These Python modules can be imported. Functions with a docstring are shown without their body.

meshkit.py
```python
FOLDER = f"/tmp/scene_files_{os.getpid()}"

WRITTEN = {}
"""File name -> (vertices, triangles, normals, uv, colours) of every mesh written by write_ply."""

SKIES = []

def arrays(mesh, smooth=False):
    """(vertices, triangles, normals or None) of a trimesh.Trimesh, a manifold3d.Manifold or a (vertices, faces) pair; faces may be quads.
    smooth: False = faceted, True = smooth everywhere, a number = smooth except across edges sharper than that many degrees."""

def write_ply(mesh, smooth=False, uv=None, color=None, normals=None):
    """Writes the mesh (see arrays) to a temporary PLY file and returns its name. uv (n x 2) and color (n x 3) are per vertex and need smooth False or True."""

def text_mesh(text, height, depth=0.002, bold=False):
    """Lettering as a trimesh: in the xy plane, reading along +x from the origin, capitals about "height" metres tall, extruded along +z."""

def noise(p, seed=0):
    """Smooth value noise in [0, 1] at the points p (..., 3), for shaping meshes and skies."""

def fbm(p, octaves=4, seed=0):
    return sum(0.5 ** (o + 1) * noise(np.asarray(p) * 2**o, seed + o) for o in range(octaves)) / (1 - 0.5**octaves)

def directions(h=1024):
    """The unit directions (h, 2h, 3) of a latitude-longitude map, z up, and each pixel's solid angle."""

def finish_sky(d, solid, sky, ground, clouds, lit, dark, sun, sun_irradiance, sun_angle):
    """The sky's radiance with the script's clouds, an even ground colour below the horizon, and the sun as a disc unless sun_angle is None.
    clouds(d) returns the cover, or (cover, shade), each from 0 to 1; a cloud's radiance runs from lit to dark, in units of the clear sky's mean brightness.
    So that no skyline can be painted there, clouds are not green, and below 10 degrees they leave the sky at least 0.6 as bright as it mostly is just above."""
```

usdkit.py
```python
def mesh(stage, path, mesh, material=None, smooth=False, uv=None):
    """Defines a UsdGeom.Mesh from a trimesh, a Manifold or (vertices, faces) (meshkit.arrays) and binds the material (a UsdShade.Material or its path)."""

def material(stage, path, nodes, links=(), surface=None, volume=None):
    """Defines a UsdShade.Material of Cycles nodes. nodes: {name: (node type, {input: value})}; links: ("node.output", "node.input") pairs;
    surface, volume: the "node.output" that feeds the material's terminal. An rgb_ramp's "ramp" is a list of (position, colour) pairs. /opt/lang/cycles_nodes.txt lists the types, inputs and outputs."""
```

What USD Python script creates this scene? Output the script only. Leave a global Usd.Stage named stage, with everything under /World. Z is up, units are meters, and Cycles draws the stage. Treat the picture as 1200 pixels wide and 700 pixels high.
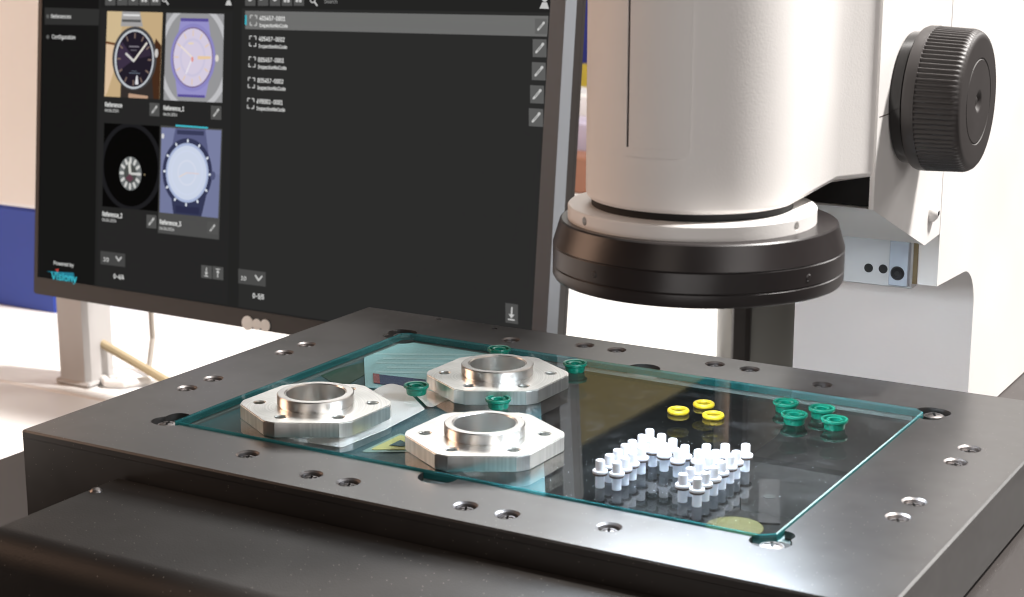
import math, random
import numpy as np, trimesh, usdkit, meshkit
import manifold3d as m3
from shapely.geometry import Polygon, Point, box as sbox, LineString
from shapely import affinity
from shapely.ops import unary_union
from pxr import Usd, UsdGeom, UsdLux, UsdShade, Gf, Sdf

stage = Usd.Stage.CreateInMemory()
UsdGeom.SetStageUpAxis(stage, UsdGeom.Tokens.z)
UsdGeom.SetStageMetersPerUnit(stage, 1.0)
UsdGeom.Xform.Define(stage, '/World')
UsdGeom.Scope.Define(stage, '/World/Looks')
random.seed(7)
rng = np.random.default_rng(7)

# ------------------------------------------------------------------ camera, lamps, exposure
def look_matrix(eye, target, roll=0.0):
    eye, target = np.array(eye, float), np.array(target, float)
    b = eye - target; b /= np.linalg.norm(b)
    r = np.cross([0, 0, 1.0], b); r /= np.linalg.norm(r)
    u = np.cross(b, r)
    M = np.eye(4); M[0, :3], M[1, :3], M[2, :3], M[3, :3] = r, u, b, eye
    return Gf.Matrix4d(M.tolist())

EYE = np.array([0.36530, -0.67172, 0.33633])
PITCH, YAW = 0.231375, -0.526286
FWD = np.array([math.sin(YAW) * math.cos(PITCH), math.cos(YAW) * math.cos(PITCH), -math.sin(PITCH)])
cam = UsdGeom.Camera.Define(stage, '/World/camera')
cam.AddTransformOp().Set(look_matrix(EYE, EYE + FWD))
cam.CreateHorizontalApertureAttr(36.0)
cam.CreateVerticalApertureAttr(21.0)
cam.CreateFocalLengthAttr(36.0 * 2045.2 / 1200)
cam.CreateFStopAttr(21.0)
cam.CreateFocusDistanceAttr(0.85)
cam.CreateClippingRangeAttr(Gf.Vec2f(0.02, 60))
cam.CreateExposureAttr(0.14)

def rect_lamp(name, pos, target, w, h, color, intensity):
    L = UsdLux.RectLight.Define(stage, '/World/' + name)
    L.AddTransformOp().Set(look_matrix(pos, target))
    L.CreateWidthAttr(w); L.CreateHeightAttr(h)
    L.CreateColorAttr(Gf.Vec3f(*color)); L.CreateIntensityAttr(intensity)
    return L

rect_lamp('hall_spot_lamp', (0.90, 0.72, 2.05), (0.05, 0.0, 0.1), 0.22, 0.22, (1.0, 0.965, 0.93), 800)
rect_lamp('hall_ceiling_lamp', (-0.3, 1.0, 2.9), (-0.3, 0.9, 0.0), 3.0, 2.0, (1.0, 0.95, 0.91), 1.1)
rect_lamp('added_sheen_lamp', (2.2, 4.2, 2.2), (0.1, 0.0, 0.0), 2.4, 1.4, (1.0, 0.97, 0.94), 9.0)  # unseen lamp added to put sheen on the stage plate
rect_lamp('hall_ceiling_lamp_left', (-2.0, 4.6, 3.0), (-0.2, 0.2, 0.0), 3.2, 1.6, (1.0, 0.98, 0.95), 3.8)
rect_lamp('added_warm_fill', (-2.2, -0.6, 0.9), (0.0, 0.0, 0.2), 1.2, 1.3, (1.0, 0.64, 0.45), 4.2)  # unseen warm fill added to tint the left of the head
rect_lamp('added_front_fill', (0.1, -2.8, 1.0), (0.0, 0.0, 0.15), 1.0, 1.6, (1.0, 0.86, 0.76), 1.0)  # unseen fill added behind the camera, mainly for the metal
rect_lamp('added_low_fill', (0.8, -2.2, -0.25), (0.1, 0.0, 0.2), 1.5, 0.6, (1.0, 0.95, 0.93), 2.6)  # unseen low fill added to brighten the carriage chamfer
rect_lamp('added_side_fill', (2.4, -1.4, 1.2), (0.0, 0.0, 0.15), 1.4, 1.8, (1.0, 0.95, 0.92), 2.3)  # unseen fill added to lighten the shadows on the right faces

# ------------------------------------------------------------------ materials
LOOKS = {}
def mat(name, nodes, links=(), surface='p.BSDF'):
    LOOKS[name] = usdkit.material(stage, '/World/Looks/' + name, nodes, links, surface=surface)
    return LOOKS[name]

def plain(name, color, rough=0.5, metallic=0.0, **k):
    return mat(name, {'p': ('principled_bsdf', dict(base_color=color, roughness=rough, metallic=metallic, **k))})

def coated(name, color, rough, grain, dist, vary=0.06, specks=0.0, metallic=0.0, rvar=0.08, speck_scale=420, speck_col=(.5, .47, .43), **k):
    """painted, anodised or moulded surface: fine relief, slow tone drift, dust specks"""
    n = {'g': ('geometry', {}),
         'n1': ('noise_texture', {'scale': grain, 'detail': 3.0}),
         'b': ('bump', {'strength': 0.5, 'distance': dist}),
         'n2': ('noise_texture', {'scale': 14.0, 'detail': 4.0}),
         'r1': ('map_range', {'from_min': .3, 'from_max': .7, 'to_min': 1 - vary, 'to_max': 1 + vary}),
         'c': ('vector_math', {'math_type': 'scale', 'vector1': color}),
         'r2': ('map_range', {'from_min': .3, 'from_max': .7, 'to_min': rough - rvar, 'to_max': rough + rvar}),
         'p': ('principled_bsdf', dict(metallic=metallic, **k))}
    l = [('g.position', 'n1.vector'), ('g.position', 'n2.vector'), ('n1.fac', 'b.height'), ('b.normal', 'p.normal'),
         ('n2.fac', 'r1.value'), ('r1.result', 'c.scale'), ('n2.fac', 'r2.value'), ('r2.result', 'p.roughness')]
    if specks > 0:
        n.update({'v': ('voronoi_texture', {'scale': speck_scale}), 'vs': ('separate_color', {}),
                  'keep': ('math', {'math_type': 'less_than', 'value2': specks}),
                  'near': ('math', {'math_type': 'less_than', 'value2': .16}),
                  'both': ('math', {'math_type': 'multiply'}),
                  'mx': ('mix', {'color2': speck_col})})
        l += [('g.position', 'v.vector'), ('v.color', 'vs.color'), ('vs.r', 'keep.value1'), ('v.distance', 'near.value1'),
              ('keep.value', 'both.value1'), ('near.value', 'both.value2'), ('both.value', 'mx.fac'), ('c.vector', 'mx.color1'), ('mx.color', 'p.base_color')]
    else:
        l.append(('c.vector', 'p.base_color'))
    return mat(name, n, l)

coated('black_anodised', (.018, .016, .015), .34, 1800, .00005, rvar=.05, specks=.09, vary=.10, speck_scale=800, speck_col=(.25, .23, .21), ior=1.92)
coated('dark_base_paint', (.040, .034, .032), .46, 1500, .0001, specks=.04, speck_scale=800, speck_col=(.25, .23, .21))
coated('cover_plastic', (.018, .0158, .0145), .48, 1300, .00012, specular_ior_level=.32, specks=.10, speck_scale=620, speck_col=(.20, .18, .16))
coated('white_paint', (.80, .775, .755), .46, 1050, .00010, vary=.02)
coated('white_ring_paint', (.82, .80, .78), .42, 1100, .0001, vary=.01)
coated('ring_black', (.024, .020, .020), .34, 1500, .00003, vary=.1)
coated('knob_rubber', (.040, .035, .034), .46, 1600, .00005, vary=.05)
plain('gloss_black', (.012, .011, .011), .12)
plain('void_black', (.004, .004, .004), .7)
coated('alloy_grey', (.50, .50, .50), .45, 2200, .00003, vary=.06, metallic=.35)
coated('ground_steel', (.62, .66, .72), .30, 2500, .00003, vary=.1, metallic=.85)
plain('post_steel', (.26, .265, .25), .36, .6)
plain('grease', (.16, .11, .04), .4)
plain('dark_groove', (.03, .015, .012), .6)
plain('white_plastic', (.56, .575, .61), .35)
mat('clear_plastic', {'d': ('principled_bsdf', {'base_color': (.80, .86, .95), 'roughness': .3}), 't': ('translucent_bsdf', {'color': (.86, .93, 1.0)}), 'm': ('mix_closure', {'fac': .45})},
    [('d.BSDF', 'm.closure1'), ('t.BSDF', 'm.closure2')], surface='m.closure')
plain('dark_rubber', (.05, .035, .03), .5)
plain('green_plastic', (.002, .125, .08), .32)
plain('green_plastic_dark', (.002, .10, .06), .33)
plain('yellow_rubber', (.42, .31, .010), .42)
plain('bright_bevel', (.32, .30, .28), .38, 1.0)
plain('screw_steel', (.22, .205, .20), .42, 1.0)
plain('bezel_black', (.022, .019, .018), .42)
plain('bezel_grey', (.17, .185, .205), .5)
plain('white_badge', (.8, .8, .78), .4)
plain('bench_dark', (.020, .018, .018), .5)
plain('table_white', (.84, .82, .80), .5)
plain('case_blue', (.018, .055, .36), .5)
plain('case_white', (.82, .79, .76), .5)
plain('pillar_grey', (.46, .44, .43), .5)
plain('cable_grey', (.35, .31, .27), .5)
plain('tan_plastic', (.42, .33, .20), .5)
plain('banner_yellow', (.55, .42, .05), .6)
plain('banner_blue', (.004, .012, .16), .6)
plain('lilac_card', (.50, .44, .54), .6)
plain('brown_wood', (.28, .12, .07), .6)
plain('khaki_cloth', (.42, .36, .16), .8)
plain('reflection_teal', (.055, .125, .14), .6)  # first of the colours for the screen reflection painted under the glass
plain('reflection_cyan', (.40, .70, .74), .55)
plain('reflection_cyan_pale', (.52, .79, .82), .55)
plain('reflection_navy', (.012, .03, .13), .5)
plain('reflection_red', (.35, .07, .07), .5)
plain('reflection_white', (.93, .93, .91), .55)
plain('reflection_yellow', (.66, .62, .20), .5)
plain('reflection_border', (.30, .46, .40), .5)
plain('reflection_green', (.015, .06, .03), .5)
plain('tray_dark', (.003, .003, .003), .9, specular_ior_level=.1)
plain('ledge_grey', (.16, .19, .19), .5)
plain('brass_olive', (.065, .06, .018), .7, specular_ior_level=.2)
plain('tray_grey', (.014, .012, .012), .8, specular_ior_level=.1)

# machined steel: turning marks round the part's own axis on the faces that look up
def machined(name, color, rough, rings, dist, off):
    mat(name, {
        'tc': ('texture_coordinate', {}), 'sp': ('separate_xyz', {}), 'fl': ('combine_xyz', {}),
        'off': ('vector_math', {'math_type': 'add', 'vector2': off}),
        'ln': ('vector_math', {'math_type': 'length'}),
        'oi': ('object_info', {}), 'sh': ('vector_math', {'math_type': 'add'}),
        'jit': ('noise_texture', {'scale': 60.0, 'detail': 2.0}),
        'jm': ('math', {'math_type': 'multiply_add', 'value2': .0004}),
        'mul': ('math', {'math_type': 'multiply', 'value2': rings}),
        'n1': ('noise_texture', {'dimensions': '1D', 'scale': 1.0, 'detail': 2.0}),
        'n2': ('noise_texture', {'scale': 30.0, 'detail': 2.0}),
        'b': ('bump', {'strength': .6, 'distance': dist}),
        'r': ('map_range', {'from_min': .3, 'from_max': .7, 'to_min': rough - .03, 'to_max': rough + .03}),
        'r1': ('map_range', {'from_min': .25, 'from_max': .75, 'to_min': .84, 'to_max': 1.06}),
        'c': ('vector_math', {'math_type': 'scale', 'vector1': color}),
        'p': ('principled_bsdf', {'metallic': 1.0})},
        [('tc.object', 'sp.vector'), ('sp.x', 'fl.x'), ('sp.y', 'fl.y'), ('fl.vector', 'off.vector1'), ('off.vector', 'ln.vector1'),
         ('tc.object', 'sh.vector1'), ('oi.location', 'sh.vector2'), ('sh.vector', 'jit.vector'), ('jit.fac', 'jm.value1'), ('ln.value', 'jm.value3'), ('jm.value', 'mul.value1'), ('mul.value', 'n1.w'),
         ('n1.fac', 'b.height'), ('b.normal', 'p.normal'), ('sh.vector', 'n2.vector'), ('n2.fac', 'r.value'), ('r.result', 'p.roughness'),
         ('n1.fac', 'r1.value'), ('r1.result', 'c.scale'), ('c.vector', 'p.base_color')])
machined('machined_steel', (.88, .88, .85), .30, 1300, .00010, (.010, .006, 0))
machined('turned_steel', (.88, .86, .83), .27, 4000, .00002, (0, 0, 0))

# clear plate: see-through with a mirror film that grows towards grazing, a trace of dust
SCHLICK = {'g': ('geometry', {}), 'd': ('vector_math', {'math_type': 'dot_product'}), 'ab': ('math', {'math_type': 'absolute'}),
           'om': ('math', {'math_type': 'subtract', 'value1': 1.0}), 'pw': ('math', {'math_type': 'power', 'value2': 5.0}),
           'f': ('math', {'math_type': 'multiply_add', 'value2': .84, 'value3': .035})}
SL = [('g.incoming', 'd.vector1'), ('g.normal', 'd.vector2'), ('d.value', 'ab.value1'), ('ab.value', 'om.value2'), ('om.value', 'pw.value1'), ('pw.value', 'f.value1')]
mat('clear_glass', {**SCHLICK, 't': ('transparent_bsdf', {'color': (.97, .992, .988)}), 's': ('glossy_bsdf', {'color': (1, 1, 1), 'roughness': 0.0}),
                    'm': ('mix_closure', {}),
                    'v': ('voronoi_texture', {'scale': 800.0}), 'vs': ('separate_color', {}),
                    'keep': ('math', {'math_type': 'less_than', 'value2': .10}), 'near': ('math', {'math_type': 'less_than', 'value2': .15}),
                    'both': ('math', {'math_type': 'multiply'}), 'sc': ('math', {'math_type': 'multiply_add', 'value2': .35, 'value3': .002}),
                    'sn': ('noise_texture', {'scale': 38.0, 'detail': 5.0, 'roughness': .65, 'distortion': 1.2}), 'sr': ('map_range', {'from_min': .52, 'from_max': .80, 'to_min': .001, 'to_max': .030, 'clamp': True}),
                    'dd': ('diffuse_bsdf', {'color': (.7, .72, .75)}), 'm2': ('mix_closure', {})},
    SL + [('f.value', 'm.fac'), ('t.BSDF', 'm.closure1'), ('s.BSDF', 'm.closure2'),
          ('g.position', 'v.vector'), ('v.color', 'vs.color'), ('vs.g', 'keep.value1'), ('v.distance', 'near.value1'), ('keep.value', 'both.value1'), ('near.value', 'both.value2'),
          ('both.value', 'sc.value1'), ('g.position', 'sn.vector'), ('sn.fac', 'sr.value'), ('sr.result', 'sc.value3'), ('sc.value', 'm2.fac'), ('m.closure', 'm2.closure1'), ('dd.BSDF', 'm2.closure2')], surface='m2.closure')
mat('clear_glass_under', {**SCHLICK, 'f': ('math', {'math_type': 'multiply_add', 'value2': .30, 'value3': .02}), 't': ('transparent_bsdf', {'color': (.975, .993, .99)}), 's': ('glossy_bsdf', {'color': (1, 1, 1), 'roughness': 0.0}), 'm': ('mix_closure', {})},
    SL + [('f.value', 'm.fac'), ('t.BSDF', 'm.closure1'), ('s.BSDF', 'm.closure2')], surface='m.closure')
mat('glass_edge', {'p': ('principled_bsdf', {'base_color': (.045, .25, .27), 'roughness': .12, 'coat_weight': .6}), 't': ('transparent_bsdf', {'color': (.35, .72, .72)}), 'm': ('mix_closure', {'fac': .45})},
    [('p.BSDF', 'm.closure1'), ('t.BSDF', 'm.closure2')], surface='m.closure')
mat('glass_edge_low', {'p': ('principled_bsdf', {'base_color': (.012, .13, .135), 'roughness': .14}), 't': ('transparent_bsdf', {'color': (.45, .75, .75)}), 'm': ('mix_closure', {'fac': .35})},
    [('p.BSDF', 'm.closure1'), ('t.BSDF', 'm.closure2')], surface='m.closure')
mat('led_light', {'e': ('emission', {'color': (.80, .90, 1.0), 'strength': 40.0})}, surface='e.emission')

def glow(name, color):
    mat(name, {'p': ('principled_bsdf', {'base_color': (.0015, .0015, .0015), 'roughness': .42, 'specular_ior_level': .0, 'emission_color': color, 'emission_strength': 0.9})})
TONES = {}
def tone(c):
    if isinstance(c, str):
        col = {'cyan': (.05, .48, .58), 'teal': (.004, .03, .05), 'blue': (.01, .04, .25), 'red': (.5, .06, .05)}[c]
    elif np.ndim(c) == 0:
        col = (c, c, c * .98)
    else:
        col = tuple(c)
    key = 'screen_' + '_'.join('%03d' % round(v * 1000) for v in col)
    if key not in LOOKS: glow(key, col)
    return key

# ------------------------------------------------------------------ helpers
used = {}
def numbered(parent, name):
    k = (str(parent), name); used[k] = used.get(k, -1) + 1
    return name if used[k] == 0 else '%s_%03d' % (name, used[k])
def path_of(o): return str(o.GetPath()) if hasattr(o, 'GetPath') else o
def keys(p, label=None, category=None, group=None, kind=None):
    for k, v in (('label', label), ('category', category), ('group', group), ('kind', kind)):
        if v: p.SetCustomDataByKey(k, v)
    return p
def thing(name, label, cat, loc=(0, 0, 0), rotz=0.0, group=None):
    x = UsdGeom.Xform.Define(stage, '/World/' + numbered('/World', name))
    x.AddTranslateOp().Set(Gf.Vec3d(*map(float, loc)))
    if rotz: x.AddRotateZOp().Set(rotz)
    return keys(x.GetPrim(), label, cat, group)
def obj(name, mesh, m, parent='/World', smooth=False, **kw):
    pp = path_of(parent)
    prim = usdkit.mesh(stage, pp + '/' + numbered(pp, name), mesh, LOOKS[m], smooth=smooth).GetPrim()
    return keys(prim, **kw)
def copy_of(src, loc, label, group=None, rotz=0.0):
    was = src.GetCustomData()
    x = UsdGeom.Xform.Define(stage, '/World/' + numbered('/World', src.GetName().rsplit('_0', 1)[0]))
    p = x.GetPrim()
    p.GetReferences().AddInternalReference(src.GetPath())
    p.SetInstanceable(True)
    x.ClearXformOpOrder()
    t = x.GetPrim().GetAttribute('xformOp:translate')
    UsdGeom.XformCommonAPI(x)
    x.SetXformOpOrder([])
    ops = []
    ta = x.GetPrim().CreateAttribute('xformOp:translate', Sdf.ValueTypeNames.Double3); ta.Set(Gf.Vec3d(*map(float, loc))); ops.append('xformOp:translate')
    if rotz:
        ra = x.GetPrim().CreateAttribute('xformOp:rotateZ', Sdf.ValueTypeNames.Float); ra.Set(float(rotz)); ops.append('xformOp:rotateZ')
    x.GetPrim().CreateAttribute('xformOpOrder', Sdf.ValueTypeNames.TokenArray, False, Sdf.VariabilityUniform).Set(ops)
    return keys(p, label, was.get('category'), group or was.get('group'))

def cat(*ms): return trimesh.util.concatenate([m for m in ms if m is not None])
def bx(x0, x1, y0, y1, z0, z1, c=0.0):
    """box, edges chamfered by c"""
    if c <= 0:
        m = trimesh.creation.box([x1 - x0, y1 - y0, z1 - z0]); m.apply_translation([(x0 + x1) / 2, (y0 + y1) / 2, (z0 + z1) / 2]); return m
    pts = []
    for sx in (0, 1):
        for sy in (0, 1):
            for sz in (0, 1):
                p = np.array([(x0, x1)[sx], (y0, y1)[sy], (z0, z1)[sz]]); d = np.array([1 - 2 * sx, 1 - 2 * sy, 1 - 2 * sz]) * c
                for k in range(3):
                    q = p + d; q[k] = p[k]; pts.append(q)
    return trimesh.convex.convex_hull(np.array(pts))
def rounded_box(x0, x1, y0, y1, z0, z1, r, n=8):
    s = m3.Manifold.sphere(r, n * 4)
    parts = [s.translate([x, y, z]) for x in (x0 + r, x1 - r) for y in (y0 + r, y1 - r) for z in (z0 + r, z1 - r)]
    return m3.Manifold.batch_hull(parts)
def tri(m): 
    q = m.to_mesh(); return trimesh.Trimesh(q.vert_properties[:, :3], q.tri_verts, process=False)
def man(t):
    t = t.copy(); t.merge_vertices()
    return m3.Manifold(m3.Mesh(np.asarray(t.vertices, np.float32), np.asarray(t.faces, np.uint32)))
def prism(poly, z0, z1):
    ms = []
    for g in getattr(poly, 'geoms', [poly]):
        m = trimesh.creation.extrude_polygon(g, z1 - z0, engine='earcut'); m.apply_translation([0, 0, z0]); ms.append(m)
    return cat(*ms)
def profile_x(pts, x0, x1):
    """(y, z) outline pulled along x"""
    m = prism(Polygon(pts), 0, x1 - x0)
    v = np.array(m.vertices); m.vertices = np.stack([v[:, 2] + x0, v[:, 0], v[:, 1]], 1); return m
def profile_y(pts, y0, y1):
    """(x, z) outline pulled along y"""
    m = prism(Polygon(pts), 0, y1 - y0)
    v = np.array(m.vertices); m.vertices = np.stack([v[:, 0], v[:, 2] + y0, v[:, 1]], 1); m.invert(); return m
def lathe(pts, n=64, closed=True):
    """(r, z) outline turned about z"""
    p = np.array(pts, float)
    if closed: p = np.vstack([p, p[:1]])
    m = trimesh.creation.revolve(p, sections=n); m.process(); m.merge_vertices()
    if m.volume < 0: m.invert()
    return m
def at(m, x=0, y=0, z=0):
    m = m.copy(); m.apply_translation([x, y, z]); return m
def along_x(m):
    """turn a lathe's z axis to +x"""
    m = m.copy(); m.apply_transform(trimesh.transformations.rotation_matrix(math.pi / 2, [0, 1, 0])); return m
def arc(cx, cy, r, a0, a1, n=12):
    return [(cx + r * math.cos(t), cy + r * math.sin(t)) for t in np.radians(np.linspace(a0, a1, n))]
def tube(pts, r, n=10):
    ms = []
    for a, b in zip(pts[:-1], pts[1:]):
        ms.append(m3.Manifold.batch_hull([m3.Manifold.sphere(r, n).translate(list(map(float, a))), m3.Manifold.sphere(r, n).translate(list(map(float, b)))]))
    return tri(m3.Manifold.batch_boolean(ms, m3.OpType.Add))

ZT = 0.100            # top face of the stage
ZG = 0.1012            # top face of the glass

# ------------------------------------------------------------------ ground: bench and table
obj('bench', cat(bx(-.41, 1.1, -.75, .36, -.10, 0.0, .004), bx(.10, 1.1, .3605, .75, -.10, -.0005, .004)), 'bench_dark', kind='structure', label='dark bench the inspection machine stands on')
obj('white_table', cat(bx(-2.4, .095, .365, 1.71, -.12, -.08, .003), bx(-2.4, -.415, -.6, .365, -.12, -.08, .003)), 'table_white', kind='structure', label='white table top behind the machine')

# ------------------------------------------------------------------ measuring stage
def screw_mesh(r_head=.0041, r_hole=.0050, depth=.0017):
    """(bright bevel of the hole, domed screw head with a cross recess), z = 0 at the surface"""
    bevel = lathe([(r_hole + .0001, .00012), (r_hole - .0008, -.0006), (r_head + .0001, -.0030), (r_head + .0009, -.0030), (r_hole + .0001, -.0010)], 36)
    head = man(lathe([(0, -depth + .0006), (r_head * .45, -depth + .0005), (r_head * .8, -depth + .00015), (r_head, -depth - .0005), (r_head, -.0032), (0, -.0032)], 36))
    for a in (0, 90):
        head -= m3.Manifold.cube([r_head * 1.15, r_head * .26, .004], True).rotate([0, 0, a + 25]).translate([0, 0, -depth + .0010])
    return bevel, tri(head)
XC = -.0035
pair = (-.0475, -.0285, .0275, .0465)
SCREWS = [(XC + d, -.1205) for d in pair] + [(XC - .0870, -.1125), (XC + .0868, -.1130)] + \
         [(XC + d, .1215) for d in pair] + [(XC + .0880, .1130), (XC - .0870, .1120)] + \
         [(-.1795, y) for y in (-.0475, -.0278, .0294, .0488)] + [(.1748, y) for y in (-.0475, -.0274, .0293, .0500)]
CORNERS = [(-.1520, -.0932, 'near left'), (-.1500, .0955, 'far left'), (.1455, .0955, 'far right'), (.1425, -.0962, 'near right')]
PIN_HOLES = [(-.1486, .1312), (-.1105, .1285), (-.0906, .1085)]
GX0, GX1, GY0, GY1 = -.1474, .1420, -.0945, .0940

measuring_stage = thing('measuring_stage', 'black anodised inspection stage framing the glass plate under the microscope', 'stage', (0, 0, 0))
outline = sbox(-.2, -.1362, .2, .1362)
opening = sbox(GX0 - .0004, GY0 - .0004, GX1 + .0004, GY1 + .0004)
cut = [opening] + [Point(x, y).buffer(.0049, 24) for x, y in SCREWS] + [Point(x, y).buffer(.0016, 12) for x, y in PIN_HOLES]
for x, y, _ in CORNERS:
    sx, sy = np.sign(x), np.sign(y)
    cut.append(LineString([(x + sx * .001, y), (x - sx * .002, y + sy * .0002)]).buffer(.0066, 20))
    cut.append(LineString([(x, y), (x + sx * .0005, y - sy * .008)]).buffer(.0052, 16))
for y in (GY0 - .0020, GY1 + .0020):
    cut.append(Point(-.0040, y).buffer(.0085, 24))
plate_shape = outline.difference(unary_union(cut))
plate = man(prism(plate_shape, .0966, ZT)) ^ man(bx(-.2, .2, -.1362, .1362, .090, ZT, .0008))
top_plate = obj('top_plate', tri(plate), 'black_anodised', measuring_stage, smooth=25)
bev, head = screw_mesh()
for x, y in SCREWS:
    s = obj('screw', at(cat(bev, head), x, y, ZT), 'screw_steel', top_plate, smooth=30)
for x, y in PIN_HOLES:
    obj('set_screw', at(lathe([(0, -.0004), (.0011, -.0006), (.0015, -.0012), (.0015, -.003), (0, -.003)], 16), x, y, ZT), 'screw_steel', top_plate, smooth=30)
bevc, headc = screw_mesh(.0046, .0056, .0030)
for x, y, w in CORNERS:
    obj('corner_screw', at(headc, x, y, ZT + .0016), 'screw_steel', top_plate, smooth=30)
    obj('pocket_floor', at(lathe([(0, -.0034), (.0100, -.0034), (.0100, -.0050), (0, -.0050)], 24), x, y, ZT), 'void_black', top_plate)
body = man(profile_y([(-.1996, .045), (.13, .045), (.13, .0695), (.1996, .0695), (.1996, .0963), (-.1996, .0963)], -.1358, .1358))
body -= m3.Manifold.cube([.388, .256, .02]).translate([-.194, -.128, .0948])
obj('stage_body', tri(body), 'black_anodised', measuring_stage)
tray = obj('tray', bx(-.1938, .1938, -.1278, .1278, .0942, .0951), 'tray_dark', measuring_stage)
for x, y, _ in CORNERS:
    pass
obj('ledge', prism(sbox(GX0 - .004, GY0 - .004, GX1 + .004, GY1 + .004).difference(sbox(GX0 + .0016, GY0 + .0016, GX1 - .0016, GY1 - .0016)), .0952, .0964), 'ledge_grey', tray)

# sheets in the tray, painted as the screen reflection in the glass
ZS = .0952
def sheet(name, poly, z, m, parent='/World', th=.0003, **kw):
    return obj(name, prism(Polygon(poly), z, z + th), m, parent, **kw)
WELL = sbox(-.192, -.126, .192, .126)
def thick(poly, z, th=.0003): return prism(Polygon(poly).intersection(WELL), z, z + th)
t = thing('teal_backing_sheet', 'screen reflection painted as a dark teal sheet under the left half of the glass, below the steel flanges', 'sheet')  # teal field of the mirrored screen, built as a flat sheet
obj('sheet', thick([(-0.1726, -0.1393), (0.0686, -0.1393), (0.0491, -0.1004), (-0.0504, 0.0714), (-0.0689, 0.1005), (-0.1726, 0.1005)], ZS, .0003), 'reflection_teal', t)
obj('green_patch', thick([(-0.1493, 0.0176), (-0.1414, 0.0468), (-0.1280, 0.0312), (-0.1235, 0.0021)], ZS + .0004), 'reflection_green', t)
c = thing('printed_card', 'screen reflection painted as a pale cyan card with navy strip seen through the glass behind the flanges', 'card')  # cyan part of the mirrored screen, reflection put into the colour
obj('card', thick([(-0.1573, 0.0695), (-0.1133, 0.0080), (-0.0321, 0.0335), (-0.0660, 0.0903), (-0.0733, 0.1005), (-0.1726, 0.1005)], ZS + .0008), 'reflection_cyan', c)
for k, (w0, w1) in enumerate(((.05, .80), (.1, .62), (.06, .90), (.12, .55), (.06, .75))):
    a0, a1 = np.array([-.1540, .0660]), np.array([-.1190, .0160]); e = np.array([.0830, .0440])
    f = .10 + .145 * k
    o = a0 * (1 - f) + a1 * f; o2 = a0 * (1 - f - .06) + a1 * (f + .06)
    obj('text_band', thick([o + e * w0, o2 + e * w0, o2 + e * w1, o + e * w1], ZS + .0012, .0001), 'reflection_cyan_pale', c)
obj('navy_strip', thick([(-0.1233, 0.0291), (-0.1132, 0.0151), (-0.0831, 0.0170), (-0.0941, 0.0332)], ZS + .0014, .0001), 'reflection_navy', c)
obj('red_mark', thick([(-0.1233, 0.0291), (-0.1132, 0.0151), (-0.1096, 0.0155), (-0.1197, 0.0295)], ZS + .0016, .0001), 'reflection_red', c)
obj('navy_strip', thick([(-0.0844, 0.1000), (-0.0824, 0.0951), (-0.0718, 0.0932), (-0.0747, 0.1000)], ZS + .0014, .0001), 'reflection_navy', c)
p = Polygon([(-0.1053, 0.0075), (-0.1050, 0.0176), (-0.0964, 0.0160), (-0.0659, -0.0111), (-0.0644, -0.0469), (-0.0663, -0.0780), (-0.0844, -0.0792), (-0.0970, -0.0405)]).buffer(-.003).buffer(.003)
obj('white_paper', prism(p, ZS + .0018, ZS + .0021), 'reflection_white', label='screen reflection painted as the larger white paper slip under the glass between the left and back flanges', category='glare')  # white screen glare painted as a flat piece
p = Polygon([(-0.0864, 0.0099), (-0.0826, 0.0155), (-0.0649, 0.0155), (-0.0649, -0.0089)]).buffer(-.002).buffer(.002)
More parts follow.
